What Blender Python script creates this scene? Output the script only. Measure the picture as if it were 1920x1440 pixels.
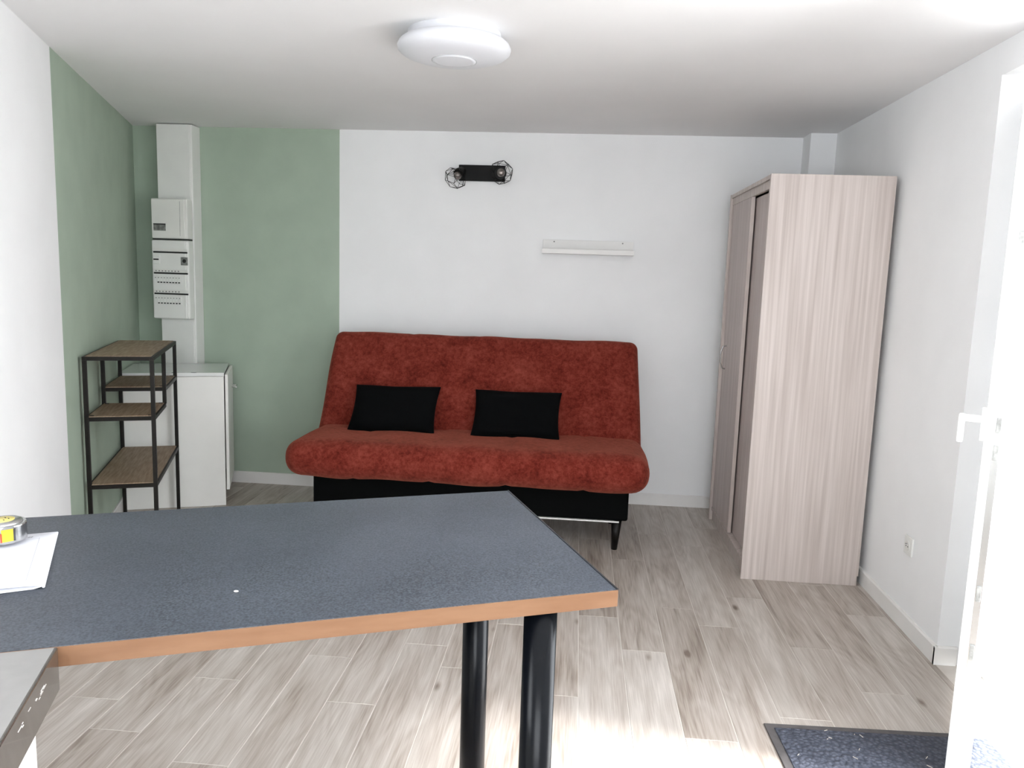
import bpy, bmesh, math, random
from mathutils import Vector, Matrix
random.seed(7)
for o in list(bpy.data.objects): bpy.data.objects.remove(o)
scn = bpy.context.scene
COL = scn.collection
# ------------------------------------------------------------------ camera
F, PITCH, ROLL, YAW, CAMH = 1466.83, .1393, .0329, -.0809, 1.5
def cam_axes():
    cy, sy = math.cos(YAW), math.sin(YAW)
    fwd = Vector((sy, cy, 0)); right = Vector((cy, -sy, 0)); up = Vector((0, 0, 1))
    cp, sp = math.cos(PITCH), math.sin(PITCH)
    f2 = fwd*cp - up*sp; u2 = fwd*sp + up*cp
    cr, sr = math.cos(ROLL), math.sin(ROLL)
    return right*cr + u2*sr, -right*sr + u2*cr, f2
r_, u_, f_ = cam_axes()
cd = bpy.data.cameras.new('camera'); cam = bpy.data.objects.new('camera', cd); COL.objects.link(cam)
cd.sensor_width = 36; cd.lens = F/1920*36; cd.clip_start = .02
m = Matrix(((r_.x, u_.x, -f_.x), (r_.y, u_.y, -f_.y), (r_.z, u_.z, -f_.z))).to_4x4()
m.translation = (0, 0, CAMH); cam.matrix_world = m
scn.camera = cam
# ------------------------------------------------------------------ light
scn.view_settings.view_transform = 'Standard'; scn.view_settings.look = 'None'
scn.view_settings.gamma = 1; scn.view_settings.use_curve_mapping = False
scn.view_settings.exposure = 2.61
w = bpy.data.worlds.new('sky'); scn.world = w; w.use_nodes = True
bg = w.node_tree.nodes['Background']; bg.inputs[0].default_value = (.915, .955, 1, 1); bg.inputs[1].default_value = 2.45
sd = bpy.data.lights.new('sun', 'SUN'); sd.energy = 1.35; sd.angle = math.radians(9); sd.color = (1, 1, 1)
sun = bpy.data.objects.new('sun', sd); COL.objects.link(sun)
el = math.radians(47)
sun.rotation_euler = Vector((-.987*math.cos(el), .16*math.cos(el), -math.sin(el))).to_track_quat('-Z', 'Y').to_euler()
sun.location = (6, 1, 6)
# ------------------------------------------------------------------ room measures
D, XR, H = 5.152, 1.497, 2.396          # back wall, right wall, ceiling
LA, LX = -.3698, -3.005                 # the left wall runs off at an angle from the back corner
GX, GS = -1.5966, 1.968                 # where the green paint ends
BB = .078
DY0, DY1, DZ = 1.35, 3.11, 2.275        # doorway in the right wall
dxv = Vector((math.sin(LA), math.cos(LA), 0)); nxv = Vector((math.cos(LA), -math.sin(LA), 0)); P0 = Vector((LX, D, 0))
def L(s, t, z=0): return P0 - dxv*s + nxv*t + Vector((0, 0, z))
pd = bpy.data.lights.new('door_portal', 'AREA'); pd.shape = 'RECTANGLE'; pd.size = DY1-DY0; pd.size_y = DZ; pd.cycles.is_portal = True
po = bpy.data.objects.new('door_portal', pd); COL.objects.link(po); po.location = (XR+.19, (DY0+DY1)/2, DZ/2)
po.rotation_euler = (math.radians(90), 0, math.radians(90))
pd2 = bpy.data.lights.new('added_window_portal', 'AREA'); pd2.shape = 'RECTANGLE'; pd2.size = 1.76; pd2.size_y = 1.46; pd2.cycles.is_portal = True
po2 = bpy.data.objects.new('added_window_portal', pd2); COL.objects.link(po2); po2.location = (.5, -1.41, 1.53); po2.rotation_euler = (math.radians(90), 0, 0)  # portal of the added window behind the viewer
pd3 = bpy.data.lights.new('added_left_portal', 'AREA'); pd3.shape = 'RECTANGLE'; pd3.size = 1.7; pd3.size_y = 1.14; pd3.cycles.is_portal = True
po3 = bpy.data.objects.new('added_left_portal', pd3); COL.objects.link(po3); po3.location = L(5.65, -.11, 1.65); po3.rotation_euler = (math.radians(90), 0, -LA-math.pi/2)  # portal of the added window in the left wall
# ------------------------------------------------------------------ materials
def lin(c):
    return tuple((x/255/12.92 if x/255 <= .04045 else ((x/255+.055)/1.055)**2.4) for x in c) + (1,)
def newmat(name):
    m = bpy.data.materials.new(name); m.use_nodes = True
    return m, m.node_tree.nodes, m.node_tree.links, m.node_tree.nodes['Principled BSDF']
def mat(name, c, rough=.5, metal=0, spec=.5, var=0, vscale=8, bump=0, bscale=200, stretch=(1, 1, 1), c2=None, lo=.35, hi=.65, detail=4, coat=0):
    m, N, K, B = newmat(name)
    B.inputs['Base Color'].default_value = lin(c); B.inputs['Roughness'].default_value = rough
    B.inputs['Metallic'].default_value = metal; B.inputs['Specular IOR Level'].default_value = spec
    B.inputs['Coat Weight'].default_value = coat
    tc = N.new('ShaderNodeTexCoord'); mp = N.new('ShaderNodeMapping'); mp.inputs['Scale'].default_value = stretch
    K.new(tc.outputs['Object'], mp.inputs[0])
    if c2 or var:
        if not c2: c2 = tuple(max(0, x*(1-var)) for x in c)
        no = N.new('ShaderNodeTexNoise'); no.inputs['Scale'].default_value = vscale; no.inputs['Detail'].default_value = detail
        K.new(mp.outputs[0], no.inputs[0])
        cr = N.new('ShaderNodeValToRGB'); cr.color_ramp.elements[0].position = lo; cr.color_ramp.elements[1].position = hi
        cr.color_ramp.elements[0].color = lin(c2); cr.color_ramp.elements[1].color = lin(c)
        K.new(no.outputs[0], cr.inputs[0]); K.new(cr.outputs[0], B.inputs['Base Color'])
    if bump:
        nb = N.new('ShaderNodeTexNoise'); nb.inputs['Scale'].default_value = bscale; nb.inputs['Detail'].default_value = 3
        K.new(mp.outputs[0], nb.inputs[0]); bn = N.new('ShaderNodeBump'); bn.inputs['Strength'].default_value = bump; bn.inputs['Distance'].default_value = .004
        K.new(nb.outputs[0], bn.inputs['Height']); K.new(bn.outputs[0], B.inputs['Normal'])
    return m
M = {}
M['white_paint'] = mat('white_paint', (243, 243, 243), .85, spec=.25, var=.015, vscale=3, bump=.08, bscale=220)
M['ceiling_paint'] = mat('ceiling_paint', (243, 242, 242), .9, spec=.2, var=.012, vscale=2, bump=.05, bscale=180)
M['green_paint'] = mat('green_paint', (172, 187, 170), .85, spec=.25, var=.03, vscale=5, bump=.08, bscale=220)
M['trim'] = mat('white_trim', (236, 234, 231), .5, var=.02, vscale=6)
M['pvc'] = mat('white_pvc', (244, 244, 243), .3, var=.01)
M['plastic'] = mat('white_plastic', (233, 233, 229), .35, var=.015)
M['plastic_warm'] = mat('ivory_plastic', (231, 230, 225), .4, var=.02)
M['plastic_grey'] = mat('grey_plastic', (150, 150, 147), .4, var=.25, vscale=60)
M['window_grey'] = mat('smoked_window', (140, 140, 136), .2, var=.3, vscale=50)
M['dark_slot'] = mat('dark_slot', (38, 38, 36), .6, var=.1)
M['black_metal'] = mat('black_metal', (9, 9, 8), .5, spec=.2, var=.2, vscale=30)
M['black_gloss'] = mat('black_lacquer_tube', (5, 7, 12), .27, spec=.16, var=.1, vscale=20)
M['shelf_steel'] = mat('dark_brown_steel', (24, 20, 15), .5, spec=.25, var=.25, vscale=40)
M['black_fabric'] = mat('black_cotton', (6, 7, 8), .95, spec=.1, var=.3, vscale=120, bump=.2, bscale=700)
M['base_fabric'] = mat('black_base_cloth', (7, 8, 8), .9, spec=.1, var=.3, vscale=60, bump=.15, bscale=600)
M['leg_wood'] = mat('black_brown_wood', (13, 10, 8), .45, spec=.25, var=.3, vscale=30)
M['board_wood'] = mat('shelf_board_oak', (160, 139, 116), .6, c2=(132, 110, 88), vscale=7, stretch=(14, 1.2, 1), bump=.1, bscale=60, detail=6)
M['ward'] = mat('pale_ash_melamine', (208, 197, 191), .5, c2=(178, 165, 158), vscale=3.2, stretch=(19, 19, .42), lo=.26, hi=.68, detail=8, bump=.06, bscale=40)
M['ward_door'] = mat('ash_melamine_door', (204, 191, 187), .5, c2=(180, 166, 161), vscale=3.2, stretch=(19, 19, .42), lo=.3, hi=.68, detail=8, bump=.06, bscale=40)
M['chrome'] = mat('brushed_chrome', (205, 205, 205), .22, metal=1, var=.05)
M['glossy_white'] = mat('glossy_white_top', (232, 233, 231), .08, var=.015, coat=.5)
M['cab_white'] = mat('white_melamine', (236, 235, 230), .45, var=.012)
M['edge_orange'] = mat('honey_edge_band', (132, 97, 70), .45, c2=(122, 86, 59), vscale=6, stretch=(1, 1, 6), detail=6)
M['edge_black'] = mat('dark_edge_band', (34, 36, 42), .35, var=.2)
M['counter_grey'] = mat('pale_grey_worktop', (140, 138, 136), .25, var=.03, vscale=30)
M['granite_edge'] = mat('dark_gloss_edge', (72, 66, 60), .12, c2=(52, 47, 43), vscale=40, lo=.3, hi=.7, coat=.6)
M['chip'] = mat('chip_white', (220, 218, 214), .6, var=.05)
M['paper'] = mat('white_paper', (224, 225, 231), .8, spec=.2, var=.01)
M['ink'] = mat('grey_ink', (120, 122, 130), .8, var=.2, vscale=90)
M['ink_faint'] = mat('faint_grey_ink', (186, 187, 196), .8, var=.03, vscale=90)
M['ink_dark'] = mat('dark_ink', (60, 60, 66), .8, var=.2, vscale=90)
M['yellow'] = mat('yellow_sticker', (205, 186, 52), .45, var=.06, vscale=60)
M['yellow_pale'] = mat('pale_yellow_sticker', (222, 206, 120), .45, var=.05, vscale=60)
M['red'] = mat('red_print', (190, 80, 50), .5, var=.1)
M['lamp_white'] = mat('opal_acrylic', (226, 227, 231), .3, var=.005)
M['lamp_grey'] = mat('lamp_joint_grey', (190, 191, 194), .4, var=.02)
M['subfloor'] = mat('pale_joint', (216, 209, 201), .8, var=.05)
M['outside'] = mat('pale_concrete', (232, 230, 226), .9, var=.06, vscale=2, bump=.1, bscale=30)
M['rubber'] = mat('mat_border_rubber', (88, 84, 84), .7, var=.12, vscale=40)
M['straw'] = mat('pale_straw', (214, 205, 190), .8, var=.1)
# smoked bulb glass and window glass
def glass(name, c, rough=.02):
    m, N, K, B = newmat(name)
    B.inputs['Base Color'].default_value = lin(c); B.inputs['Roughness'].default_value = rough
    B.inputs['Transmission Weight'].default_value = 1; B.inputs['IOR'].default_value = 1.45
    return m
M['bulb'] = mat('mirror_bulb', (150, 142, 138), .18, metal=.6, var=.2, vscale=30)
def thin_glass():
    m, N, K, B = newmat('window_glass'); N.remove(B)
    t = N.new('ShaderNodeBsdfTransparent'); g = N.new('ShaderNodeBsdfGlossy'); g.inputs['Roughness'].default_value = .02
    mx = N.new('ShaderNodeMixShader'); fr = N.new('ShaderNodeFresnel'); fr.inputs[0].default_value = 1.45
    K.new(fr.outputs[0], mx.inputs[0]); K.new(t.outputs[0], mx.inputs[1]); K.new(g.outputs[0], mx.inputs[2])
    K.new(mx.outputs[0], N['Material Output'].inputs[0]); return m
M['glass'] = thin_glass()
def oak_floor():
    m, N, K, B = newmat('grey_oak_plank')
    tc = N.new('ShaderNodeTexCoord'); oi = N.new('ShaderNodeObjectInfo')
    mul = N.new('ShaderNodeVectorMath'); mul.operation = 'MULTIPLY_ADD'
    cmb = N.new('ShaderNodeCombineXYZ')
    for i in range(3): K.new(oi.outputs['Random'], cmb.inputs[i])
    K.new(cmb.outputs[0], mul.inputs[0]); mul.inputs[1].default_value = (37, 91, 53); K.new(tc.outputs['Object'], mul.inputs[2])
    def mapped(sc):
        mp = N.new('ShaderNodeMapping'); mp.inputs['Scale'].default_value = sc; K.new(mul.outputs[0], mp.inputs[0]); return mp
    def noise(sc, scale, det, dist=0):
        n = N.new('ShaderNodeTexNoise'); n.inputs['Scale'].default_value = scale; n.inputs['Detail'].default_value = det
        n.inputs['Distortion'].default_value = dist; K.new(mapped(sc).outputs[0], n.inputs[0]); return n
    def math_(op, a, b=None):
        n = N.new('ShaderNodeMath'); n.operation = op
        for i, v in enumerate((a, b)):
            if v is None: continue
            if isinstance(v, (int, float)): n.inputs[i].default_value = v
            else: K.new(v, n.inputs[i])
        return n.outputs[0]
    fine = noise((60, 2.2, 1), 3, 6)
    broad = noise((9, 1.0, 1), 1.6, 3, .6)
    rings = noise((7, 1.1, 1), 1.0, 1.5, .4)
    ring = math_('MULTIPLY', math_('ADD', math_('SINE', math_('MULTIPLY', rings.outputs[0], 70)), 1.0), .5)
    kn = N.new('ShaderNodeTexVoronoi'); kn.inputs['Scale'].default_value = 1; K.new(mapped((6.5, 2.6, 1)).outputs[0], kn.inputs[0])
    knot = N.new('ShaderNodeMapRange'); K.new(kn.outputs['Distance'], knot.inputs[0])
    knot.inputs[1].default_value = .015; knot.inputs[2].default_value = .11; knot.inputs[3].default_value = 1; knot.inputs[4].default_value = 0
    kr = math_('GREATER_THAN', N.new('ShaderNodeSeparateColor').outputs[0], .5)
    sep = [n for n in N if n.bl_idname == 'ShaderNodeSeparateColor'][0]; K.new(kn.outputs['Color'], sep.inputs[0])
    knotf = math_('MULTIPLY', knot.outputs[0], kr)
    v = math_('ADD', math_('MULTIPLY', fine.outputs[0], .42), math_('MULTIPLY', broad.outputs[0], .56))
    v = math_('ADD', v, math_('MULTIPLY', ring, .065))
    v = math_('SUBTRACT', v, math_('MULTIPLY', knotf, .34))
    v = math_('ADD', v, math_('MULTIPLY', math_('SUBTRACT', oi.outputs['Random'], .5), .16))
    cr = N.new('ShaderNodeValToRGB'); e = cr.color_ramp.elements
    e[0].position = .22; e[0].color = lin((120, 106, 95)); e[1].position = .8; e[1].color = lin((214, 206, 199))
    for p, c in ((.42, (168, 157, 147)), (.6, (191, 183, 175))):
        x = cr.color_ramp.elements.new(p); x.color = lin(c)
    K.new(v, cr.inputs[0]); K.new(cr.outputs[0], B.inputs['Base Color'])
    B.inputs['Roughness'].default_value = .42; B.inputs['Specular IOR Level'].default_value = .4
    bn = N.new('ShaderNodeBump'); bn.inputs['Strength'].default_value = .12; bn.inputs['Distance'].default_value = .003
    K.new(fine.outputs[0], bn.inputs['Height']); K.new(bn.outputs[0], B.inputs['Normal'])
    return m
M['oak'] = oak_floor()
def chenille():
    m, N, K, B = newmat('terracotta_chenille')
    tc = N.new('ShaderNodeTexCoord')
    def noise(scale, det, rough=.6):
        n = N.new('ShaderNodeTexNoise'); n.inputs['Scale'].default_value = scale; n.inputs['Detail'].default_value = det; n.inputs['Roughness'].default_value = rough
        K.new(tc.outputs['Object'], n.inputs[0]); return n
    a = noise(7, 4); b = noise(42, 5, .75); c = noise(260, 2)
    mx = N.new('ShaderNodeMath'); mx.operation = 'MULTIPLY_ADD'; K.new(b.outputs[0], mx.inputs[0]); mx.inputs[1].default_value = .75
    m2 = N.new('ShaderNodeMath'); m2.operation = 'MULTIPLY'; K.new(a.outputs[0], m2.inputs[0]); m2.inputs[1].default_value = .45
    K.new(m2.outputs[0], mx.inputs[2])
    cr = N.new('ShaderNodeValToRGB'); e = cr.color_ramp.elements
    e[0].position = .42; e[0].color = lin((74, 18, 12)); e[1].position = .78; e[1].color = lin((134, 62, 50))
    x = cr.color_ramp.elements.new(.57); x.color = lin((107, 38, 28))
    K.new(mx.outputs[0], cr.inputs[0]); K.new(cr.outputs[0], B.inputs['Base Color'])
    B.inputs['Roughness'].default_value = .95; B.inputs['Specular IOR Level'].default_value = .15
    B.inputs['Sheen Weight'].default_value = .35; B.inputs['Sheen Roughness'].default_value = .5; B.inputs['Sheen Tint'].default_value = lin((230, 140, 115))
    bn = N.new('ShaderNodeBump'); bn.inputs['Strength'].default_value = .5; bn.inputs['Distance'].default_value = .004
    K.new(c.outputs[0], bn.inputs['Height']); K.new(bn.outputs[0], B.inputs['Normal'])
    return m
M['chenille'] = chenille()
def speckled_top():
    m, N, K, B = newmat('slate_grey_laminate')
    tc = N.new('ShaderNodeTexCoord')
    n1 = N.new('ShaderNodeTexNoise'); n1.inputs['Scale'].default_value = 260; n1.inputs['Detail'].default_value = 3; K.new(tc.outputs['Object'], n1.inputs[0])
    n2 = N.new('ShaderNodeTexNoise'); n2.inputs['Scale'].default_value = 5; n2.inputs['Detail'].default_value = 4; K.new(tc.outputs['Object'], n2.inputs[0])
    ad = N.new('ShaderNodeMath'); ad.operation = 'MULTIPLY_ADD'; K.new(n2.outputs[0], ad.inputs[0]); ad.inputs[1].default_value = .25; K.new(n1.outputs[0], ad.inputs[2])
    cr = N.new('ShaderNodeValToRGB'); e = cr.color_ramp.elements
    e[0].position = .42; e[0].color = lin((37, 43, 51)); e[1].position = .84; e[1].color = lin((81, 87, 96))
    K.new(ad.outputs[0], cr.inputs[0]); K.new(cr.outputs[0], B.inputs['Base Color'])
    B.inputs['Roughness'].default_value = .4; B.inputs['Specular IOR Level'].default_value = .5
    bn = N.new('ShaderNodeBump'); bn.inputs['Strength'].default_value = .1; bn.inputs['Distance'].default_value = .002
    K.new(n1.outputs[0], bn.inputs['Height']); K.new(bn.outputs[0], B.inputs['Normal'])
    return m
M['slate'] = speckled_top()
def mat_weave():
    m, N, K, B = newmat('charcoal_mat_pile')
    tc = N.new('ShaderNodeTexCoord'); vo = N.new('ShaderNodeTexVoronoi'); vo.inputs['Scale'].default_value = 75
    K.new(tc.outputs['Object'], vo.inputs[0])
    cr = N.new('ShaderNodeValToRGB'); e = cr.color_ramp.elements
    e[0].position = .1; e[0].color = lin((84, 88, 100)); e[1].position = .7; e[1].color = lin((50, 54, 66))
    K.new(vo.outputs['Distance'], cr.inputs[0]); K.new(cr.outputs[0], B.inputs['Base Color'])
    B.inputs['Roughness'].default_value = .75
    bn = N.new('ShaderNodeBump'); bn.inputs['Strength'].default_value = .8; bn.inputs['Distance'].default_value = .006; bn.invert = True
    K.new(vo.outputs['Distance'], bn.inputs['Height']); K.new(bn.outputs[0], B.inputs['Normal'])
    return m
M['pile'] = mat_weave()
# ------------------------------------------------------------------ mesh helpers
def link(name, me, mt, parent=None, smooth=False):
    o = bpy.data.objects.new(name, me); COL.objects.link(o)
    if mt:
        for x in (mt if isinstance(mt, list) else [mt]): me.materials.append(x)
    if parent: o.parent = parent
    if smooth:
        for p in me.polygons: p.use_smooth = True
    return o
def finish(name, bm, mt, parent=None, smooth=False):
    bmesh.ops.recalc_face_normals(bm, faces=bm.faces)
    me = bpy.data.meshes.new(name); bm.to_mesh(me); bm.free()
    return link(name, me, mt, parent, smooth)
def add_box(bm, x0, x1, y0, y1, z0, z1, bev=0, seg=2):
    b = bmesh.new()
    bmesh.ops.create_cube(b, size=1)
    for v in b.verts:
        v.co = (x0 if v.co.x < 0 else x1, y0 if v.co.y < 0 else y1, z0 if v.co.z < 0 else z1)
    if bev: bmesh.ops.bevel(b, geom=list(b.edges), offset=bev, segments=seg, profile=.5, affect='EDGES')
    merge(bm, b)
def merge(bm, b):
    me = bpy.data.meshes.new('tmp'); b.to_mesh(me); b.free(); bm.from_mesh(me); bpy.data.meshes.remove(me)
def box(name, x0, x1, y0, y1, z0, z1, mt, parent=None, bev=.0015, seg=2):
    bm = bmesh.new(); add_box(bm, min(x0, x1), max(x0, x1), min(y0, y1), max(y0, y1), min(z0, z1), max(z0, z1), bev, seg)
    return finish(name, bm, mt, parent)
def add_tube(bm, a, b, r0, r1=None, n=8, cap=True):
    a, b = Vector(a), Vector(b); r1 = r0 if r1 is None else r1
    d = (b-a).normalized(); q = Vector((0, 0, 1)) if abs(d.z) < .9 else Vector((1, 0, 0))
    u = d.cross(q).normalized(); v = d.cross(u)
    A, B = [], []
    for i in range(n):
        t = 2*math.pi*i/n; e = u*math.cos(t)+v*math.sin(t)
        A.append(bm.verts.new(a+e*r0)); B.append(bm.verts.new(b+e*r1))
    for i in range(n): bm.faces.new((A[i], A[(i+1) % n], B[(i+1) % n], B[i]))
    if cap: bm.faces.new(A[::-1]); bm.faces.new(B)
def tube(name, a, b, r0, mt, parent=None, r1=None, n=16, smooth=False):
    bm = bmesh.new(); add_tube(bm, a, b, r0, r1, n); o = finish(name, bm, mt, parent)
    if smooth:
        for p in o.data.polygons: p.use_smooth = len(p.vertices) == 4
    return o
def add_lathe(bm, prof, n=64, center=(0, 0, 0)):
    c = Vector(center); rings = []
    for r, z in prof:
        if r < 1e-6: rings.append([bm.verts.new(c+Vector((0, 0, z)))])
        else: rings.append([bm.verts.new(c+Vector((r*math.cos(2*math.pi*i/n), r*math.sin(2*math.pi*i/n), z))) for i in range(n)])
    for A, B in zip(rings, rings[1:]):
        for i in range(n):
            j = (i+1) % n
            if len(A) == 1: bm.faces.new((A[0], B[i], B[j]))
            elif len(B) == 1: bm.faces.new((A[i], A[j], B[0]))
            else: bm.faces.new((A[i], A[j], B[j], B[i]))
def lathe(name, prof, mt, parent=None, n=64, smooth=True, center=(0, 0, 0)):
    bm = bmesh.new(); add_lathe(bm, prof, n, center); return finish(name, bm, mt, parent, smooth)
def prism(name, pts, z0, z1, mt, parent=None, bev=0):
    bm = bmesh.new(); A = [bm.verts.new((x, y, z0)) for x, y in pts]; B = [bm.verts.new((x, y, z1)) for x, y in pts]; n = len(pts)
    bm.faces.new(A[::-1]); bm.faces.new(B)
    for i in range(n): bm.faces.new((A[i], A[(i+1) % n], B[(i+1) % n], B[i]))
    if bev: bmesh.ops.bevel(bm, geom=list(bm.edges), offset=bev, segments=2, profile=.5, affect='EDGES')
    return finish(name, bm, mt, parent)
def empty(name, loc, rz=0, label=None, cat=None, group=None, kind=None):
    o = bpy.data.objects.new(name, None); COL.objects.link(o); o.location = loc; o.rotation_euler = (0, 0, rz); o.empty_display_size = .1
    return tag(o, label, cat, group, kind)
def tag(o, label=None, cat=None, group=None, kind=None):
    for k, v in (('label', label), ('category', cat), ('group', group), ('kind', kind)):
        if v: o[k] = v
    return o
def struct(o, label): return tag(o, label, None, None, 'structure')
# ------------------------------------------------------------------ floor
YN = -1.3                                                   # wall behind the camera
def left_x(y): s = (D-y)/dxv.y; return L(s, 0).x            # left wall at a given y
fl = prism('floor', [(left_x(YN)-.02, YN), (XR+.28, YN), (XR+.28, D+.02), (left_x(D+.02), D+.02)], -.06, -.0009, M['subfloor'])
struct(fl, 'grey oak plank floor running towards the back wall')
PW, PL, PX = .1757, 1.04, .062
ENDS = {0: 2.301, 1: 3.04, 2: 2.445, 3: 3.32, 4: 3.657, 5: 3.17, 6: 2.837, 7: 3.542, 8: 2.6, -1: 2.651, -2: 3.2, -3: 2.794, -4: 2.963, -5: 2.497, -6: 2.812,
        -7: 2.105, -8: 2.589, -9: 2.235, -10: 2.405}
cache = {}
GAP = .0016
for k in range(-18, 9):
    x0 = PX+k*PW+GAP; x1 = PX+(k+1)*PW-GAP
    if x1 > XR: x1 = XR-.002 if k == 8 else x1
    if k == 8: x1 = min(x1, XR+.27)
    e0 = ENDS.get(k, 2.2+((k*.377) % 1)*PL)
    j0 = math.ceil((YN-e0)/PL)-1
    for j in range(j0, 8):
        ya, yb = max(e0+j*PL+GAP, YN+.003), min(e0+(j+1)*PL-GAP, D-.003)
        if yb-ya < .02: continue
        # trim to the slanted left wall
        pts = [(x0, ya), (x1, ya), (x1, yb), (x0, yb)]
        lm = .004
        def inside(p): return (Vector((p[0], p[1], 0))-P0).dot(nxv) >= lm
        if not any(inside(p) for p in pts): continue
        if not all(inside(p) for p in pts):
            out = []
            for a, b in zip(pts, pts[1:]+pts[:1]):
                da = (Vector((*a, 0))-P0).dot(nxv)-lm; db = (Vector((*b, 0))-P0).dot(nxv)-lm
                if da >= 0: out.append(a)
                if da*db < 0: t = da/(da-db); out.append((a[0]+(b[0]-a[0])*t, a[1]+(b[1]-a[1])*t))
            pts = out
            if len(pts) < 3: continue
        cx, cy = (x0+x1)/2, (ya+yb)/2
        loc = [(round(p[0]-cx, 4), round(p[1]-cy, 4)) for p in pts]
        key = tuple(loc)
        if key not in cache:
            bm = bmesh.new(); n = len(loc)
            A = [bm.verts.new((x, y, -.005)) for x, y in loc]; B = [bm.verts.new((x, y, -.0007)) for x, y in loc]
            C = [bm.verts.new((x*(1-.0014/PW*2*.5), y*.9985, 0)) for x, y in loc]
            bm.faces.new(A[::-1]); bm.faces.new(C)
            for i in range(n):
                q = (i+1) % n; bm.faces.new((A[i], A[q], B[q], B[i])); bm.faces.new((B[i], B[q], C[q], C[i]))
            bmesh.ops.recalc_face_normals(bm, faces=bm.faces)
            me = bpy.data.meshes.new('plank'); bm.to_mesh(me); bm.free(); me.materials.append(M['oak']); cache[key] = me
        o = bpy.data.objects.new('plank', cache[key]); COL.objects.link(o); o.parent = fl; o.location = (cx, cy, 0)
# ------------------------------------------------------------------ walls and ceiling
cl = prism('ceiling', [(left_x(YN)-.1, YN-.1), (XR+.28, YN-.1), (XR+.28, D+.12), (left_x(D+.12)-.1, D+.12)], H, H+.12, M['ceiling_paint'])
struct(cl, 'white painted ceiling')
def quad_wall(name, label, quads, mats):
    """quads: (four plan-corner prism [(x,y)*4], z0, z1, material index)"""
    bm = bmesh.new()
    for pts, z0, z1, mi in quads:
        A = [bm.verts.new((x, y, z0)) for x, y in pts]; B = [bm.verts.new((x, y, z1)) for x, y in pts]; n = len(pts)
        fs = [bm.faces.new(A[::-1]), bm.faces.new(B)]+[bm.faces.new((A[i], A[(i+1) % n], B[(i+1) % n], B[i])) for i in range(n)]
        for f in fs: f.material_index = mi
    return struct(finish(name, bm, mats), label)
quad_wall('wall_back', 'back wall, sage green on the left and white behind the sofa',
          [([(LX-.15, D), (GX, D), (GX, D+.1), (LX-.15, D+.1)], 0, H, 1), ([(GX, D), (XR+.02, D), (XR+.02, D+.1), (GX, D+.1)], 0, H, 0)], [M['white_paint'], M['green_paint']])
SN = (D-YN)/dxv.y+.05
LS0, LS1, LZ0, LZ1 = 4.8, 6.5, 1.08, 2.22                # unseen window opening, added to bring light onto the right wall
def lw(s0, s1): return [tuple(L(s0, 0).xy), tuple(L(s1, 0).xy), tuple(L(s1, -.1).xy), tuple(L(s0, -.1).xy)]
quad_wall('wall_left', 'left wall, white in front and sage green towards the corner',
          [(lw(0, GS), 0, H, 1), (lw(GS, LS0), 0, H, 0), (lw(LS1, SN), 0, H, 0), (lw(LS0, LS1), 0, LZ0, 0), (lw(LS0, LS1), LZ1, H, 0)], [M['white_paint'], M['green_paint']])
w2 = empty('added_window_2', L((LS0+LS1)/2, -.05, LZ0), -LA+math.pi/2); struct(w2, 'white framed window added out of view in the left wall for extra daylight')
h2, v2 = (LS1-LS0)/2, LZ1-LZ0
for x in (-h2, h2-.05): box('window_frame', x, x+.05, -.03, .03, 0, v2, M['pvc'], w2, .002)
box('mullion', -.04, .04, -.03, .03, .05, v2-.05, M['pvc'], w2, .002)
for z in (0, v2-.05): box('window_frame', -h2+.05, h2-.05, -.03, .03, z, z+.05, M['pvc'], w2, .002)
for x0, x1 in ((-h2+.05, -.04), (.04, h2-.05)): box('pane', x0, x1, -.004, .004, .05, v2-.05, M['glass'], w2, 0)
def rw(y0, y1, x1=XR+.28): return [(XR, y0), (x1, y0), (x1, y1), (XR, y1)]
quad_wall('wall_right', 'white right wall with the doorway',
          [(rw(DY1, D+.1), 0, H, 0), (rw(YN-.1, DY0), 0, H, 0), (rw(DY0, DY1), DZ, H, 0)], [M['white_paint']])
WNX0, WNX1, WNZ0, WNZ1 = -.38, 1.38, .80, 2.26           # unseen window opening, added behind the viewer to brighten the back wall
def fw(x0, x1): return [(x0, YN-.1), (x1, YN-.1), (x1, YN), (x0, YN)]
quad_wall('wall_front', 'white wall behind the viewer with an added window', [(fw(left_x(YN)-.1, WNX0), 0, H, 0), (fw(WNX1, XR), 0, H, 0), (fw(WNX0, WNX1), 0, WNZ0, 0), (fw(WNX0, WNX1), WNZ1, H, 0)], [M['white_paint']])
wn = empty('added_window_1', ((WNX0+WNX1)/2, YN-.05, WNZ0)); struct(wn, 'white framed window added out of view behind the viewer for extra daylight')
wh_, ww_ = WNZ1-WNZ0, (WNX1-WNX0)/2
for x in (-ww_, ww_-.05): box('window_frame', x, x+.05, -.03, .03, 0, wh_, M['pvc'], wn, .002)
box('mullion', -.04, .04, -.03, .03, .05, wh_-.05, M['pvc'], wn, .002)
for z in (0, wh_-.05): box('window_frame', -ww_+.05, ww_-.05, -.03, .03, z, z+.05, M['pvc'], wn, .002)
for x0, x1 in ((-ww_+.05, -.04), (.04, ww_-.05)): box('pane', x0, x1, -.004, .004, .05, wh_-.05, M['glass'], wn, 0)
CY = 4.985
quad_wall('wall_chase', 'white boxed pipe chase in the corner above the wardrobe', [([(1.345, CY), (XR, CY), (XR, D), (1.345, D)], 0, H, 0)], [M['white_paint']])
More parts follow.
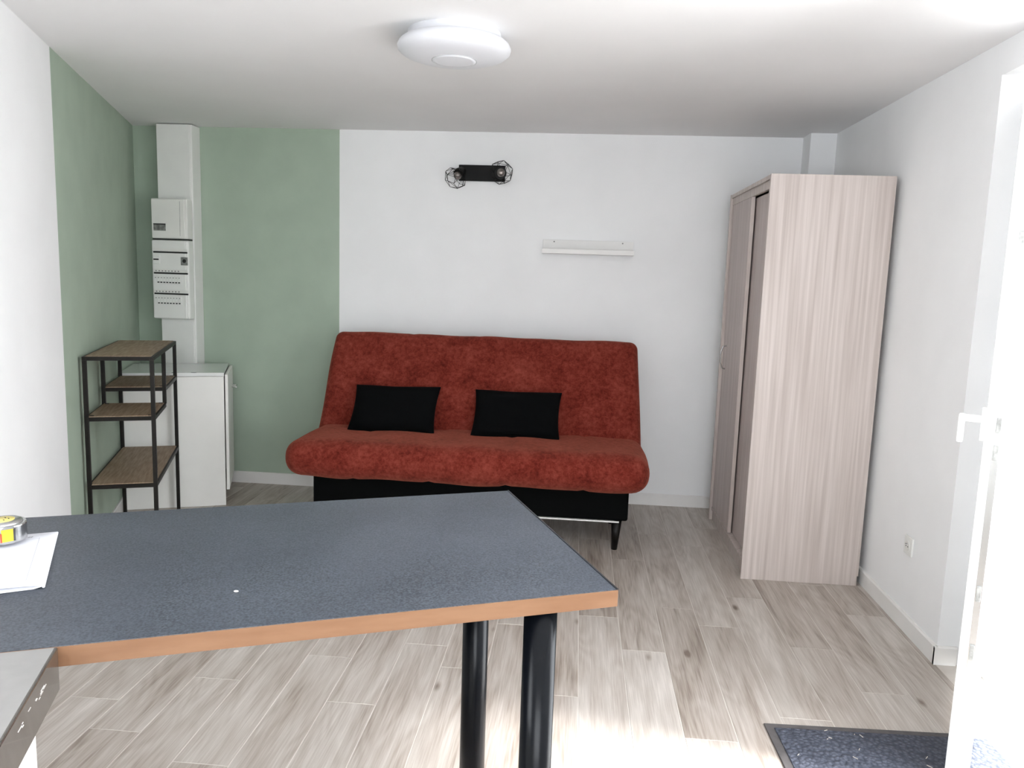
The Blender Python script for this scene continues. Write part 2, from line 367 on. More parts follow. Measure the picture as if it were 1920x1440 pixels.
# baseboards
def board(name, label, a, b, off):
    a, b = Vector((*a, 0)), Vector((*b, 0)); d = (b-a).normalized(); nrm = Vector((off*-d.y, off*d.x, 0))
    bm = bmesh.new(); T = .012
    prof = [(0, 0), (T, 0), (T, BB-.006), (T-.005, BB), (0, BB)]
    A = [bm.verts.new(a+nrm*u+Vector((0, 0, z))) for u, z in prof]; B = [bm.verts.new(b+nrm*u+Vector((0, 0, z))) for u, z in prof]; n = len(prof)
    bm.faces.new(A); bm.faces.new(B[::-1])
    for i in range(n): bm.faces.new((A[i], A[(i+1) % n], B[(i+1) % n], B[i]))
    return struct(finish(name, bm, M['trim']), label)
board('baseboard_back', 'white skirting along the back wall', (LX+.02, D), (1.345, D), -1)
board('baseboard_right', 'white skirting on the right wall beside the doorway', (XR, DY1-.012), (XR, CY), 1)
board('baseboard_reveal', 'short white skirting turning into the door recess', (XR-.012, DY1), (XR+.075, DY1), -1)
board('baseboard_left', 'white skirting along the left wall', tuple(L(3.98, 0).xy), tuple(L(.03, 0).xy), -1)
# ------------------------------------------------------------------ ground outside
gr = box('ground', XR+.28, 14, -12, 13, -.16, -.06, M['outside'], None, 0); struct(gr, 'pale concrete terrace outside the doorway')
# ------------------------------------------------------------------ door frame and the open leaf
fr = empty('trim_1', (XR+.08, 0, 0)); struct(fr, 'white plastic door frame set in the recess')
box('jamb', .056, .126, DY1-.13, DY1, .0, DZ, M['pvc'], fr, .003)
box('jamb', .056, .126, DY0, DY0+.05, .0, DZ, M['pvc'], fr, .003)
box('head', .056, .126, DY0+.05, DY1-.13, DZ-.05, DZ, M['pvc'], fr, .003)
box('sill', .056, .126, DY0+.05, DY1-.13, -.004, .018, M['chrome'], fr, .002)
# leaf: local +Y from the free edge to the hinges, local -X is the room face
FE = Vector((1.17, 2.30)); HG = Vector((1.567, 3.0585))
dv = (HG-FE); LW = dv.length; ang = math.atan2(dv.y, dv.x)-math.pi/2
dr = empty('door_1', (FE.x, FE.y, 0), ang); struct(dr, 'white panelled door leaf standing open into the room')
TH, Z0, Z1 = .064, .022, DZ-.06
box('stile', 0, TH, 0, .105, Z0, Z1, M['pvc'], dr, .004)
box('stile', 0, TH, LW-.105, LW, Z0, Z1, M['pvc'], dr, .004)
box('rail', 0, TH, .105, LW-.105, Z1-.105, Z1, M['pvc'], dr, .004)
box('rail', 0, TH, .105, LW-.105, Z0, Z0+.14, M['pvc'], dr, .004)
box('rail', 0, TH, .105, LW-.105, .78, .87, M['pvc'], dr, .004)
box('panel', .018, .046, .10, LW-.10, .865, Z1-.10, M['pvc'], dr, .002)
box('panel', .018, .046, .10, LW-.10, Z0+.135, .785, M['pvc'], dr, .002)
lk = box('lock_strip', .024, .042, -.0025, .001, .25, 2.0, M['chrome'], dr, .0005)
for zz in (.42, .60, 1.02, 1.10, 1.62): box('bolt', .027, .039, -.009, -.001, zz, zz+.045, M['plastic_grey'], lk, .001)
hd = empty('door_handle', (0, .05, 1.105)); hd.parent = dr
box('handle_plate', -.012, .0005, -.016, .016, -.04, .06, M['pvc'], hd, .003)
bm = bmesh.new(); add_tube(bm, (-.005, 0, .022), (-.062, 0, .022), .011, n=16); add_box(bm, -.070, -.052, -.012, .012, -.052, .034, .006, 3)
finish('grip', bm, M['pvc'], hd)
# ------------------------------------------------------------------ wardrobe
WX0, WX1, WY0, WY1, WH = .885, 1.463, 3.905, 4.92, 2.014
wd = empty('wardrobe', ((WX0+WX1)/2, (WY0+WY1)/2, 0), 0, 'tall pale ash wardrobe with two sliding doors beside the right wall', 'wardrobe')
def wb(name, x0, x1, y0, y1, z0, z1, mt, parent=wd, bev=.0015):
    cx, cy = (WX0+WX1)/2, (WY0+WY1)/2
    return box(name, x0-cx, x1-cx, y0-cy, y1-cy, z0, z1, mt, parent, bev)
wb('side_panel', WX0, WX1-.006, WY0, WY0+.022, 0, WH, M['ward'])
wb('side_panel', WX0, WX1-.006, WY1-.022, WY1, 0, WH, M['ward'])
wb('top_panel', WX0+.002, WX1-.006, WY0+.022, WY1-.022, WH-.022, WH-.001, M['ward'])
wb('top_rail', WX0+.012, WX0+.03, WY0+.022, WY1-.022, WH-.062, WH-.022, M['ward'])
wb('bottom_panel', WX0+.012, WX1-.006, WY0+.022, WY1-.022, .064, .082, M['ward'])
wb('plinth', WX0+.02, WX0+.036, WY0+.022, WY1-.022, 0, .064, M['ward'])
wb('back_panel', WX1-.006, WX1, WY0, WY1, .05, WH, M['ward'])
dfar = wb('door', WX0+.016, WX0+.032, 4.385, WY1-.024, .086, WH-.052, M['ward_door'])
wb('door_edge_strip', WX0+.014, WX0+.034, 4.377, 4.385, .086, WH-.052, M['ward'], dfar, .001)
wb('door', WX0+.044, WX0+.060, WY0+.024, 4.45, .086, WH-.066, M['ward_door'])
hb = bmesh.new(); cx, cy = (WX0+WX1)/2, (WY0+WY1)/2
hx, hy = WX0+.016-cx, 4.80-cy
pts = [Vector((hx, hy, .975)), Vector((hx-.018, hy, .978)), Vector((hx-.03, hy, 1.01)), Vector((hx-.032, hy, 1.045)), Vector((hx-.03, hy, 1.08)), Vector((hx-.018, hy, 1.112)), Vector((hx, hy, 1.115))]
for a, b in zip(pts, pts[1:]): add_tube(hb, a, b, .0045, n=10)
tag(finish('handle', hb, M['chrome'], dfar), 'curved metal bow handle')
# ------------------------------------------------------------------ slab generator for upholstery
def slab(name, sx, sy, th, r, mt, parent, taper=0, seams=(), seamd=.008, waves=.004, puff=.008, seed=1, xf=None):
    """upholstered mattress: rounded box in local x (width), y (length), z (thickness) with soft waves and stitched seams"""
    rnd = random.Random(seed); ph = [rnd.uniform(0, 6.28) for _ in range(8)]
    half = (sx/2, sy/2, th/2)
    def lines(h, n):
        out = [-h+r*(1-math.cos(math.pi/2*i/6)) for i in range(6)]
        out += [-(h-r)+2*(h-r)*i/n for i in range(n+1)]
        out += [-x for x in reversed(out[:6])]
        return out
    LXs, LYs, LZs = lines(half[0], 56), lines(half[1], 20), lines(half[2], 4)
    V = {}; bm = bmesh.new()
    def vert(x, y, z):
        key = (round(x, 5), round(y, 5), round(z, 5))
        if key in V: return V[key]
        q = Vector((x, y, z)); inner = Vector([max(-h+r, min(h-r, c)) for c, h in zip(q, half)]); d = q-inner
        # even out the quarter circle, then push onto it
        p = inner+d.normalized()*r if d.length > 1e-9 else q
        nrm = d.normalized() if d.length > 1e-9 else Vector((0, 0, 1 if z > 0 else -1))
        u, v = p.x/half[0], p.y/half[1]
        dz = puff*(1-u**4)*(1-v**4)+waves*(math.sin(p.x*9+ph[0])*math.cos(p.y*11+ph[1])+.6*math.sin(p.x*17+ph[2]+p.y*7))
        dz -= sum(math.exp(-((p.x-s0-.006*math.sin(p.y*20))/.016)**2) for s0 in seams)*seamd
        p = p+nrm*dz
        p.x *= 1+taper*p.y/half[1]
        V[key] = bm.verts.new(p); return V[key]
    def face_grid(A, B, f):
        for i in range(len(A)-1):
            for j in range(len(B)-1):
                q = [f(A[i], B[j]), f(A[i+1], B[j]), f(A[i+1], B[j+1]), f(A[i], B[j+1])]
                if len(set(q)) == 4: bm.faces.new(q)
    for sg in (-1, 1):
        face_grid(LXs, LYs, lambda x, y: vert(x, y, sg*half[2]))
        face_grid(LXs, LZs, lambda x, z: vert(x, sg*half[1], z))
        face_grid(LYs, LZs, lambda y, z: vert(sg*half[0], y, z))
    if xf: bm.transform(xf)
    return finish(name, bm, mt, parent, True)
# ------------------------------------------------------------------ sofa
SX = -.572
sf = empty('sofa_bed', (SX, 4.45, 0), 0, 'terracotta chenille sofa bed with black base against the back wall', 'sofa')
rx = lambda a: Matrix.Rotation(a, 4, 'X')
slab('seat_mattress', 1.985, .70, .205, .095, M['chenille'], sf, seams=(-.62, -.2, .22, .64), seamd=.007, waves=.004, puff=.006,
     xf=Matrix.Translation((0, 4.345-4.45, .465)) @ rx(math.radians(-1.5)), seed=3)
lean = math.radians(64)
slab('backrest_mattress', 1.925, .70, .165, .05, M['chenille'], sf, taper=-.016, seams=(-.46, -.03, .4), seamd=.003, waves=.003, puff=.006,
     xf=Matrix.Translation((0, 4.745-4.45, .775)) @ rx(lean), seed=5)
bx = lambda n, x0, x1, y0, y1, z0, z1, mt, bev=.004: box(n, x0-SX, x1-SX, y0-4.45, y1-4.45, z0, z1, mt, sf, bev)
bx('base_box', -1.453, .322, 4.2, 4.76, .172, .395, M['base_fabric'], .012)
bx('base_rail', -1.40, .275, 4.197, 4.215, .163, .171, M['trim'], .002)
bx('back_frame', -1.40, .27, 4.74, 4.80, .30, .62, M['base_fabric'], .01)
for x, y in ((.258, 4.235), (-1.39, 4.235), (.258, 4.70), (-1.39, 4.70)):
    tube('leg', (x-SX, y-4.45, 0), (x-SX+.006, y-4.45, .175), .016, M['leg_wood'], sf, .030, 20, True)
def cushion(name, w, h, t, mt, seed):
    rnd = random.Random(seed); ph = [rnd.uniform(0, 6) for _ in range(4)]
    bm = bmesh.new(); n, k = 40, 28; G = {}
    for i in range(n+1):
        u = -math.cos(math.pi*i/n)
        for j in range(k+1):
            v = -math.cos(math.pi*j/k)
            x = u*w/2*(1-.055*(1-v*v)); y = v*h/2*(1-.09*(1-u*u)**1.0)
            e = (max(0, 1-u**4)*max(0, 1-v**4))**.55
            wr = .004*math.sin(7*u+ph[0]+3*v)*math.cos(5*v+ph[1])
            for s in (1, -1):
                if s < 0 and (i in (0, n) or j in (0, k)): G[i, j, s] = G[i, j, 1]; continue
                G[i, j, s] = bm.verts.new((x, y, s*(t/2*e+wr*e)))
    for i in range(n):
        for j in range(k):
            for s in (1, -1):
                q = [G[i, j, s], G[i+1, j, s], G[i+1, j+1, s], G[i, j+1, s]]
                try: bm.faces.new(q if s > 0 else q[::-1])
                except ValueError: pass
    return finish(name, bm, mt, None, True)
for x, z, rzz, lab, sd_ in ((-1.062, .70, -.8, 'black rectangular cushion on the sofa, nearer the green wall', 2), (-.333, .70, -.2, 'black rectangular cushion on the sofa, nearer the wardrobe', 9)):
    c = tag(cushion('cushion', .52, .335, .125, M['black_fabric'], sd_), lab, 'cushion', 'black cushions on the sofa')
    c.matrix_world = Matrix.Translation((x, 4.513, z-.016)) @ Matrix.Rotation(math.radians(rzz), 4, 'Y') @ rx(math.radians(48))
# ------------------------------------------------------------------ metal shelf unit (left wall frame: local x = away from wall, local y = to the corner)
RZ = -LA
SU = L(1.74, .02); su = empty('shelf_unit', SU, RZ, 'dark steel stepped shelf unit with brown boards by the green wall', 'shelf')
SWD, SLN, SH, BR = .317, .87, 1.042, .019
def bar(x0, x1, y0, y1, z0, z1, name): return box(name, x0, x1, y0, y1, z0, z1, M['shelf_steel'], su, .0012)
def post(x, y, z0, z1): return bar(x, x+BR, y, y+BR, z0, z1, 'post')
xr = SWD-BR
MS = .395                                            # step position of the middle posts
for x in (0, xr):
    post(x, 0, 0, SH-BR); post(x, SLN-BR, 0, SH-BR); post(x, MS, .742, SH-BR)
def tier(y0, y1, z, name='shelf'):
    for x in (0, xr): bar(x, x+BR, y0+BR, y1-BR, z-BR, z, 'rail')
    bar(BR, xr, y0, y0+BR, z-BR, z, 'rail'); bar(BR, xr, y1-BR, y1, z-BR, z, 'rail')
    box(name, BR*.6, xr+BR*.4, y0+BR*.6, y1-BR*.6, z-.004, z+.004, M['board_wood'], su, .001)
# top frame (rails also close the corners)
for x in (0, xr): bar(x, x+BR, 0, SLN, SH-BR, SH, 'rail')
for y in (0, SLN-BR): bar(BR, xr, y, y+BR, SH-BR, SH, 'rail')
box('shelf', BR*.7, xr+BR*.3, BR*.7, SLN-BR*.7, SH-.006, SH+.003, M['board_wood'], su, .001)
tier(0, MS+BR, .745); tier(MS, SLN, .832); tier(0, SLN, .405)
for x, y in ((BR, BR), (xr-.018, BR), (BR, MS-.018), (xr-.018, MS-.018)): box('corner_bracket', x, x+.018, y, y+.018, .749, .7505, M['shelf_steel'], su, 0)
for x, y in ((xr-.018, MS+BR), (xr-.018, SLN-BR-.018)): box('corner_bracket', x, x+.018, y, y+.018, .836, .8375, M['shelf_steel'], su, 0)
# ------------------------------------------------------------------ white base cabinet in the corner
CB = L(.81, .013); cb = empty('base_cabinet', CB, RZ, 'white base cabinet with glossy top in the green corner', 'cabinet')
CWD, CLN = .585, .500
box('side_panel', 0, CWD-.002, 0, .018, 0, .818, M['cab_white'], cb)
box('side_panel', .0, CWD-.002, CLN-.018, CLN, 0, .818, M['cab_white'], cb)
box('back_panel', 0, .008, .018, CLN-.018, .08, .818, M['cab_white'], cb)
box('bottom_panel', .008, CWD-.004, .018, CLN-.018, .10, .118, M['cab_white'], cb)
box('plinth', CWD-.06, CWD-.044, .018, CLN-.018, 0, .098, M['cab_white'], cb)
box('worktop', -.005, CWD, -.002, CLN, .820, .842, M['glossy_white'], cb, .002)
cdoor = box('door', CWD+.004, CWD+.022, .004, CLN-.004, .10, .83, M['cab_white'], cb, .002)
kb = bmesh.new()
for y in (CLN-.13, CLN-.05): add_tube(kb, (CWD+.02, y, .70), (CWD+.05, y, .70), .004, n=10)
add_tube(kb, (CWD+.05, CLN-.14, .70), (CWD+.05, CLN-.04, .70), .005, n=10)
finish('handle', kb, M['chrome'], cdoor)
for x in (.30, .41):
    rb = bmesh.new()
    for q in range(7):
        a0, a1 = math.pi+q*math.pi/7, math.pi+(q+1)*math.pi/7
        add_tube(rb, (x+.014*math.cos(a0), .02+.014*math.sin(a0), .8425), (x+.014*math.cos(a1), .02+.014*math.sin(a1), .8425), .0016, n=6)
    finish('drill_mark', rb, M['dark_slot'], cb)
# ------------------------------------------------------------------ electrical column
DU = empty('cable_trunking', (-2.66, D, 0), 0, 'white floor to ceiling cable trunking in the green corner', 'trunking')
du = lambda n, x0, x1, y0, y1, z0, z1, mt, bev=.003: box(n, x0+2.66, x1+2.66, y0-D, y1-D, z0, z1, mt, DU, bev)
du('cover', -2.776, -2.552, 5.030, 5.045, .01, H-.006, M['plastic'], .004)
du('side_wall', -2.776, -2.761, 5.045, D-.001, .01, H-.006, M['plastic'], .002)
du('side_wall', -2.555, -2.540, 5.038, D-.001, .01, H-.006, M['plastic'], .004)
YF = 4.952
mb = empty('meter_box', (-2.664, 5.03, 1.655), 0, 'upper white electricity meter box on the trunking, with small smoked window', 'meter box')
def eb(parent, ox, oz): return lambda n, x0, x1, y0, y1, z0, z1, mt, bev=.002, par=None: box(n, x0-ox, x1-ox, y0-5.03, y1-5.03, z0-oz, z1-oz, mt, par or parent, bev)
b1 = eb(mb, -2.664, 1.655)
b1('body', -2.785, -2.543, YF+.006, 5.029, 1.657, 1.912, M['plastic_warm'], .006)
b1('cover', -2.781, -2.560, YF, YF+.008, 1.661, 1.908, M['plastic_warm'], .003)
b1('cover_joint', -2.590, -2.588, YF-.0006, YF+.002, 1.675, 1.895, M['plastic_grey'], 0)
b1('window', -2.768, -2.686, YF-.002, YF+.002, 1.706, 1.750, M['window_grey'], .001)
b1('window_visor', -2.768, -2.686, YF-.004, YF+.002, 1.744, 1.752, M['dark_slot'], .001)
fb = empty('fuse_box', (-2.664, 5.03, 1.135), 0, 'lower white fuse box on the trunking, with rows of breakers', 'fuse box')
b2 = eb(fb, -2.664, 1.135)
b2('body', -2.789, -2.540, YF+.006, 5.029, 1.135, 1.648, M['plastic'], .01)
b2('cover', -2.785, -2.556, YF, YF+.009, 1.139, 1.645, M['plastic'], .006)
b2('box_joint', -2.783, -2.545, YF+.012, 5.027, 1.6485, 1.6565, M['dark_slot'], 0)
zpx = lambda y: 1.647-(y-449)*.003466
xpx = lambda x: -2.784+(x-284)*.0035
for i, yl in enumerate((471.5, 510.5, 549)):
    ls = b2('label_strip', xpx(287), xpx(352.5), YF-.003, YF+.001, zpx(yl-1.5), zpx(yl-7), M['plastic_warm'], .0008)
    b2('strip_slot', xpx(287), xpx(352.5), YF-.004, YF+.001, zpx(yl+1.6), zpx(yl-1.4), M['dark_slot'], 0)
    if i:
        for q in range(8): b2('label_mark', xpx(290+q*6.2), xpx(292.6+q*6.2), YF-.0035, YF-.002, zpx(yl-3), zpx(yl-5), M['plastic_grey'], 0, ls)
b2('main_breaker', xpx(287.5), xpx(299.5), YF-.009, YF+.001, zpx(494), zpx(477), M['plastic'], .001)
b2('main_toggle', xpx(288.5), xpx(298), YF-.014, YF-.008, zpx(486.5), zpx(484), M['dark_slot'], .0005)
sk = b2('socket_module', xpx(340), xpx(353), YF-.006, YF+.001, zpx(495), zpx(480), M['plastic_grey'], .001)
tube('socket_well', (xpx(347)+2.664, YF-.0075-5.03, zpx(487)-1.135), (xpx(347)+2.664, YF-.004-5.03, zpx(487)-1.135), .012, M['dark_slot'], sk, None, 16)
for row, (ya, yb, nb) in enumerate(((516, 530, 8), (554, 569, 8))):
    for q in range(nb+1):
        xa = 288+q*5.75
        br = b2('breaker', xpx(xa), xpx(xa+5.4), YF-.008, YF+.001, zpx(yb), zpx(ya), M['plastic'], .0008)
        if q: b2('toggle', xpx(xa+1.2), xpx(xa+4), YF-.013, YF-.007, zpx(yb-1.2), zpx(yb-3.2), M['dark_slot'], .0004, br)
        b2('terminal_mark', xpx(xa+1.6), xpx(xa+3.6), YF-.0086, YF-.007, zpx(ya+4), zpx(ya+2.5), M['plastic_grey'], 0, br)
# ------------------------------------------------------------------ ceiling light
lt = empty('ceiling_light', (-.512, 3.089, H), 0, 'round white flush ceiling light with a small central disc', 'ceiling light')
lathe('base', [(.176, 0), (.178, -.012), (.182, -.026), (.19, -.034)], M['lamp_white'], lt)
lathe('diffuser', [(.176, -.026), (.196, -.030), (.209, -.040), (.216, -.054), (.213, -.066), (.198, -.078), (.165, -.089), (.12, -.096), (.0855, -.099), (0, -.0985)], M['lamp_white'], lt)
lathe('disc_groove', [(.0865, -.0985), (.0865, -.1005), (.0835, -.1005), (.0835, -.0985)], M['lamp_grey'], lt)
lathe('center_disc', [(.083, -.098), (.083, -.1015), (.07, -.103), (0, -.104)], M['lamp_white'], lt)
# ------------------------------------------------------------------ wall spotlight bar
PLX, PLZ = -.655, 2.137
sp = empty('wall_spotlight', (PLX, D, PLZ), 0, 'black twin wall spotlight with wire cages above the sofa', 'wall light')
box('back_plate', -.150, .150, -.024, 0, -.050, .050, M['black_metal'], sp, .003)
def spot(px, axis, roll, off):
    a = Vector(axis).normalized(); q = Vector((0, 0, 1)); u = a.cross(q).normalized(); v = a.cross(u)
    u, v = u*math.cos(roll)+v*math.sin(roll), v*math.cos(roll)-u*math.sin(roll)
    joint = Vector((px, -.024, off)); org = joint+Vector((0, -.026, 0))
    hb_ = bmesh.new(); add_tube(hb_, joint+Vector((0, .004, 0)), org, .008, n=10); add_tube(hb_, org-a*.024, org+a*.006, .024, .036, 28); add_tube(hb_, org+a*.006, org+a*.030, .036, .037, 28)
    hol = finish('lamp_holder', hb_, M['black_metal'], sp)
    bb = bmesh.new(); c0 = org+a*.036
    bmesh.ops.create_uvsphere(bb, u_segments=24, v_segments=14, radius=.027, matrix=Matrix.Translation(c0))
    add_tube(bb, org+a*.03, c0, .017, .02, 16)
    finish('bulb', bb, M['bulb'], sp, True)
    wb_ = bmesh.new()
    def ring(r, h, n, ph): return [org+a*h+(u*math.cos(2*math.pi*i/n+ph)+v*math.sin(2*math.pi*i/n+ph))*r for i in range(n)]
    n = 6; R0 = ring(.030, .006, n, 0); R1 = ring(.070, .052, n, math.pi/n); R2 = ring(.075, .068, n, 0); R3 = ring(.054, .104, n, math.pi/n)
    def wire(p, q): add_tube(wb_, p, q, .0014, n=6)
    for i in range(n):
        j = (i+1) % n
        wire(R0[i], R1[i]); wire(R0[j], R1[i]); wire(R1[i], R2[i]); wire(R1[i], R2[j]); wire(R2[i], R2[j]); wire(R2[j], R3[i]); wire(R2[i], R3[i]); wire(R3[i], R3[j]); wire(R0[i], R0[j])
    finish('wire_cage', wb_, M['black_metal'], sp)
spot(-.132, (-.42, -.62, -.66), .2, .0); spot(.122, (.20, -.95, -.04), .35, -.002)
# ------------------------------------------------------------------ picture ledge
ws = empty('wall_shelf', (.045, D, 1.64), 0, 'narrow white picture ledge shelf on the white back wall', 'shelf')
box('back_plate', -.291, .291, -.012, 0, 0, .090, M['trim'], ws)
box('ledge', -.291, .291, -.105, -.012, 0, .012, M['trim'], ws)
box('front_lip', -.291, .291, -.115, -.105, 0, .030, M['trim'], ws)
for x in (-.219, .221): tube('screw', (x, -.0145, .078), (x, -.0115, .078), .0045, M['plastic_grey'], ws, None, 12)
# ------------------------------------------------------------------ socket
so = empty('power_socket', (XR, 3.445, .376), 0, 'white power socket on the right wall above the skirting', 'socket')
box('plate', -.009, 0, -.041, .041, -.041, .041, M['plastic'], so, .003)
lw_ = bmesh.new(); add_tube(lw_, (-.0125, 0, 0), (-.008, 0, 0), .021, n=24); finish('socket_well', lw_, M['plastic_warm'], so)
for y in (-.0095, .0095): tube('contact_hole', (-.0135, y, -.002), (-.012, y, -.002), .0028, M['dark_slot'], so, None, 10)
tube('earth_pin', (-.021, 0, .010), (-.012, 0, .010), .0024, M['chrome'], so, None, 10)
# ------------------------------------------------------------------ doormat
dm = empty('doormat', (.695, 2.563, 0), math.radians(2.3), 'charcoal rubber edged doormat on the floor by the open door', 'doormat')
MW, MD = .76, .46
box('mat_base', 0, MW, -MD, 0, .0005, .006, M['rubber'], dm, .002)
box('pile', .028, MW-.028, -MD+.028, -.028, .005, .009, M['pile'], dm, .002)
rn = random.Random(4); sb = bmesh.new()
for q in range(46):
    x, y, a, l = rn.uniform(.03, MW-.05), rn.uniform(-MD+.03, -.03), rn.uniform(0, 3.14), rn.uniform(.004, .018)
    p = Vector((x, y, .0098)); e = Vector((math.cos(a), math.sin(a), 0))*l
    add_tube(sb, p-e*.5, p+e*.5, .0009, n=5)
deb = finish('straw_debris', sb, M['straw']); deb.location = (.695, 2.563, 0); deb.rotation_euler = (0, 0, math.radians(2.3))
tag(deb, 'pale straw bits scattered over the doormat', 'debris', None, 'stuff')
# ------------------------------------------------------------------ counter table
TZ = .945; TTH = .031
TC = Vector((.094, 1.353, 0)); TA = math.radians(22.65)
tb = empty('counter_table', TC, TA, 'slate grey peninsula table with orange front edge and black tube legs', 'table')
TLn, TW = 1.585, .660                                # local x runs back to the left wall (negative), local y to the far edge
# left end is cut along the wall
def loc(P): d = P-TC; e = Vector((math.cos(TA), math.sin(TA), 0)); g = Vector((-e.y, e.x, 0)); return d.dot(e), d.dot(g)
def wall_x(y):
    a, b = Vector(loc(L(0, .004))), Vector(loc(L(6, .004))); t = (y-a.y)/(b.y-a.y); return a.x+(b.x-a.x)*t
EB = .002
prism('table_top', [(wall_x(EB), EB), (-EB, EB), (-EB, TW), (wall_x(TW), TW)], TZ-TTH, TZ, M['slate'], tb, .0006)
k0 = loc(L(4.684, .626))[0]
box('front_edge_band', wall_x(0)+.02, 0, 0, EB, TZ-TTH, TZ-.0008, M['edge_orange'], tb, .0003)
box('end_edge_band', -EB, .0015, EB, TW, TZ-TTH-.001, TZ+.0012, M['edge_black'], tb, .0004)
for P in (Vector((-.043, 1.335, 0)), Vector((-.206, 1.722, 0))):
    x, y = loc(P)
    lg = tube('leg', (x, y, .012), (x, y, TZ-TTH), .030, M['black_gloss'], tb, None, 40, True)
    tube('foot', (x, y, 0), (x, y, .013), .032, M['black_metal'], lg, None, 32)
cr_ = bmesh.new(); bmesh.ops.create_icosphere(cr_, subdivisions=2, radius=.0032)
for v in cr_.verts: v.co = (v.co.x*1.4, v.co.y*.9, v.co.z*.5)
cm = tag(finish('crumb', cr_, M['chip'], None, True), 'tiny white crumb lying on the slate table top', 'crumb'); cm.location = (-.563, 1.236, TZ+.0015)
# ------------------------------------------------------------------ kitchen run at lower left
KS0, KS1, KT = 4.687, 6.55, .626
ku = empty('kitchen_counter', L(KS0, .012), RZ, 'pale grey kitchen counter with dark glossy edge at the lower left', 'counter')
kt = KT-.012; kl = KS1-KS0
prism('worktop', [(0, -kl), (kt-.004, -kl), (kt-.004, 0), (0, -.0165)], TZ-.032, TZ+.0004, M['counter_grey'], ku, .0006)
box('front_edge', kt-.012, kt, -kl, .001, TZ-.066, TZ+.0002, M['granite_edge'], ku, .002)
rn = random.Random(11)
fe = [o for o in ku.children if o.name.startswith('front_edge')][0]
cb_ = bmesh.new()
for q in range(26):
    y = -rn.uniform(.02, .8); z = TZ-.017-rn.uniform(0, .009); l = rn.uniform(.004, .016)
    add_box(cb_, kt-.0005, kt+.0006, y, y+l, z, z+rn.uniform(.0006, .0014))
finish('edge_chips', cb_, M['chip'], fe)['kind'] = 'stuff'
kc = box('cabinet_body', 0, kt-.04, -kl, -.045, .10, TZ-.034, M['cab_white'], ku, .001)
for q in range(3):
    y1 = -.045-q*.59; kd = box('cabinet_door', kt-.038, kt-.02, y1-.586, y1-.003, .11, TZ-.068, M['cab_white'], ku, .002)
    tube('handle', (kt-.006, y1-.5, .83), (kt-.006, y1-.38, .83), .005, M['chrome'], kd, None, 12)
box('plinth', 0, kt-.09, -kl, -.05, 0, .10, M['cab_white'], ku, .001)
# ------------------------------------------------------------------ papers and tape measure
# folded A4 sheet, local x = along its long right edge (towards the viewer), local y = to the left
pr0, pr1 = Vector((-1.037, 1.453, 0)), Vector((-.879, 1.189, 0))
e = (pr1-pr0).normalized(); pa = math.atan2(e.y, e.x)
pp = empty('folded_paper', (pr0.x, pr0.y, TZ), pa, 'white folded paper sheet lying on the slate table top', 'paper')
PLEN, PWID = .297, .21
def sheet(name, zf, thick=.0006, y1=-PWID, mt=M['paper']):
    bm = bmesh.new(); nx_, ny_ = 10, 14; G = {}
    for s in (0, 1):
        for i in range(nx_+1):
            for j in range(ny_+1):
                x = PLEN*i/nx_; y = y1*j/ny_; G[i, j, s] = bm.verts.new((x, y, zf(x, y)+s*thick))
    for i in range(nx_):
        for j in range(ny_):
            bm.faces.new((G[i, j, 1], G[i+1, j, 1], G[i+1, j+1, 1], G[i, j+1, 1])); bm.faces.new((G[i, j, 0], G[i, j+1, 0], G[i+1, j+1, 0], G[i+1, j, 0]))
    for i in range(nx_):
        for j in (0, ny_): bm.faces.new((G[i, j, 0], G[i+1, j, 0], G[i+1, j, 1], G[i, j, 1]))
    for j in range(ny_):
        for i in (0, nx_): bm.faces.new((G[i, j, 0], G[i, j, 1], G[i, j+1, 1], G[i, j+1, 0]))
    return finish(name, bm, mt, pp, True)
low = lambda x, y: .0008+.0035*max(0, 1-abs(y)/.012)**2
top = lambda x, y: .0052+.006*(1-math.exp(-abs(y)/.05))*(.35+.65*(x/PLEN)**2)+.001*math.sin(9*y)
sheet('lower_leaf', low); up_ = sheet('upper_leaf', top)
fold = bmesh.new()
add_tube(fold, (0, 0, .0036), (PLEN, 0, .0036), .0024, n=10); finish('fold_spine', fold, M['paper'], pp)
def line(x0, y0, x1, y1, wd_, mt, name='printed_line'):
    bm = bmesh.new(); a, b = Vector((x0, y0, 0)), Vector((x1, y1, 0)); d = (b-a).normalized(); nrm = Vector((-d.y, d.x, 0))*wd_/2; n = 8; prev = None
    for i in range(n+1):
        p = a+(b-a)*i/n; z = top(p.x, p.y)+.0009
        c0, c1 = bm.verts.new((p.x+nrm.x, p.y+nrm.y, z)), bm.verts.new((p.x-nrm.x, p.y-nrm.y, z))
        if prev: bm.faces.new((prev[0], prev[1], c1, c0))
        prev = (c0, c1)
    return finish(name, bm, mt, up_)
line(.03, -.028, .27, -.028, .0009, M['ink_faint']); line(.035, -.028, .035, -.19, .0009, M['ink_faint'])
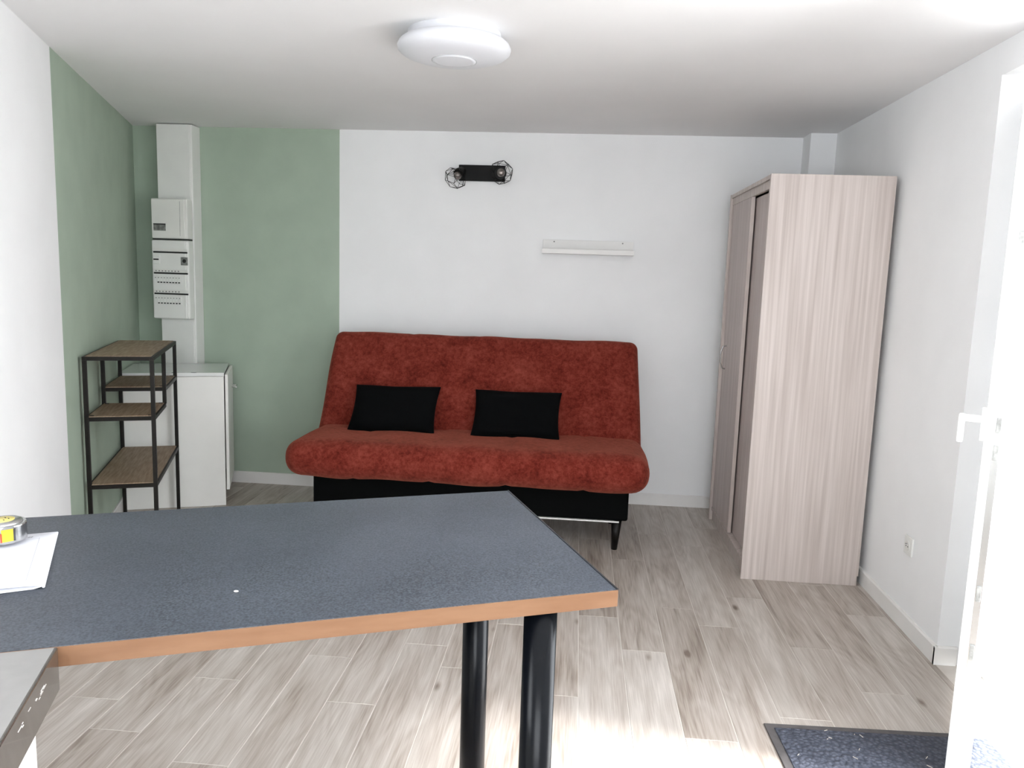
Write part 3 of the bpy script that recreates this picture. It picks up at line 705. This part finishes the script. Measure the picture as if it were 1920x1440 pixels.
line(.12, -.09, .12, -.125, .0008, M['ink_faint']); line(.105, -.105, .25, -.105, .0008, M['ink_faint'])
line(.11, -.125, .11, -.15, .0012, M['ink']); line(.11, -.128, .26, -.128, .0009, M['ink'])
rn = random.Random(3)
for q in range(9):
    y = -.04-q*.0045-(.02 if q > 5 else 0); line(.021+rn.uniform(-.002, .002), y, .023+rn.uniform(-.002, .004), y-.0035, .002, M['ink_dark'], 'handwriting')
line(.262, -.142, .266, -.147, .002, M['ink_dark'], 'handwriting')
# tape measure lying flat on the paper
tm = empty('tape_measure', (-1.093, 1.377, TZ+.0135), math.radians(-40), 'chrome tape measure with yellow stickers lying on the folded paper', 'tape measure')
def rounded(w_, h_, r, n=8):
    out = []
    for cx_, cy_, a0 in ((w_/2-r, h_/2-r, 0), (-w_/2+r, h_/2-r, 90), (-w_/2+r, -h_/2+r, 180), (w_/2-r, -h_/2+r, 270)):
        for i in range(n+1):
            a = math.radians(a0+90*i/n); out.append((cx_+r*math.cos(a), cy_+r*math.sin(a)))
    return out
prism('case', rounded(.078, .076, .03), 0, .034, M['chrome'], tm, .003)
lathe('case_lid', [(.034, .0335), (.033, .0365), (.029, .0385), (0, .039)], M['chrome'], tm, 48)
lathe('round_sticker', [(.020, .0385), (.020, .0394), (0, .0396)], M['yellow_pale'], tm, 40)
for q in range(5):
    a = q*1.256; box('sticker_print', .008*math.cos(a)-.003, .008*math.cos(a)+.003, .010*math.sin(a)-.001, .010*math.sin(a)+.001, .0396, .0399, M['ink_dark'], tm, 0)
st_ = box('side_sticker', -.012, .012, -.0376, -.0365, .005, .029, M['yellow'], tm, 0)
box('sticker_print', -.013, -.0105, -.0379, -.037, .005, .029, M['ink_dark'], st_, 0); box('sticker_print', .0105, .013, -.0379, -.037, .005, .029, M['red'], st_, 0)
st2 = box('side_sticker', .0385, .0396, -.012, .010, .005, .029, M['yellow'], tm, 0)
box('sticker_print', .0394, .0399, .008, .0115, .005, .029, M['ink_dark'], st2, 0); box('sticker_print', .0394, .0399, -.014, -.011, .005, .022, M['red'], st2, 0)
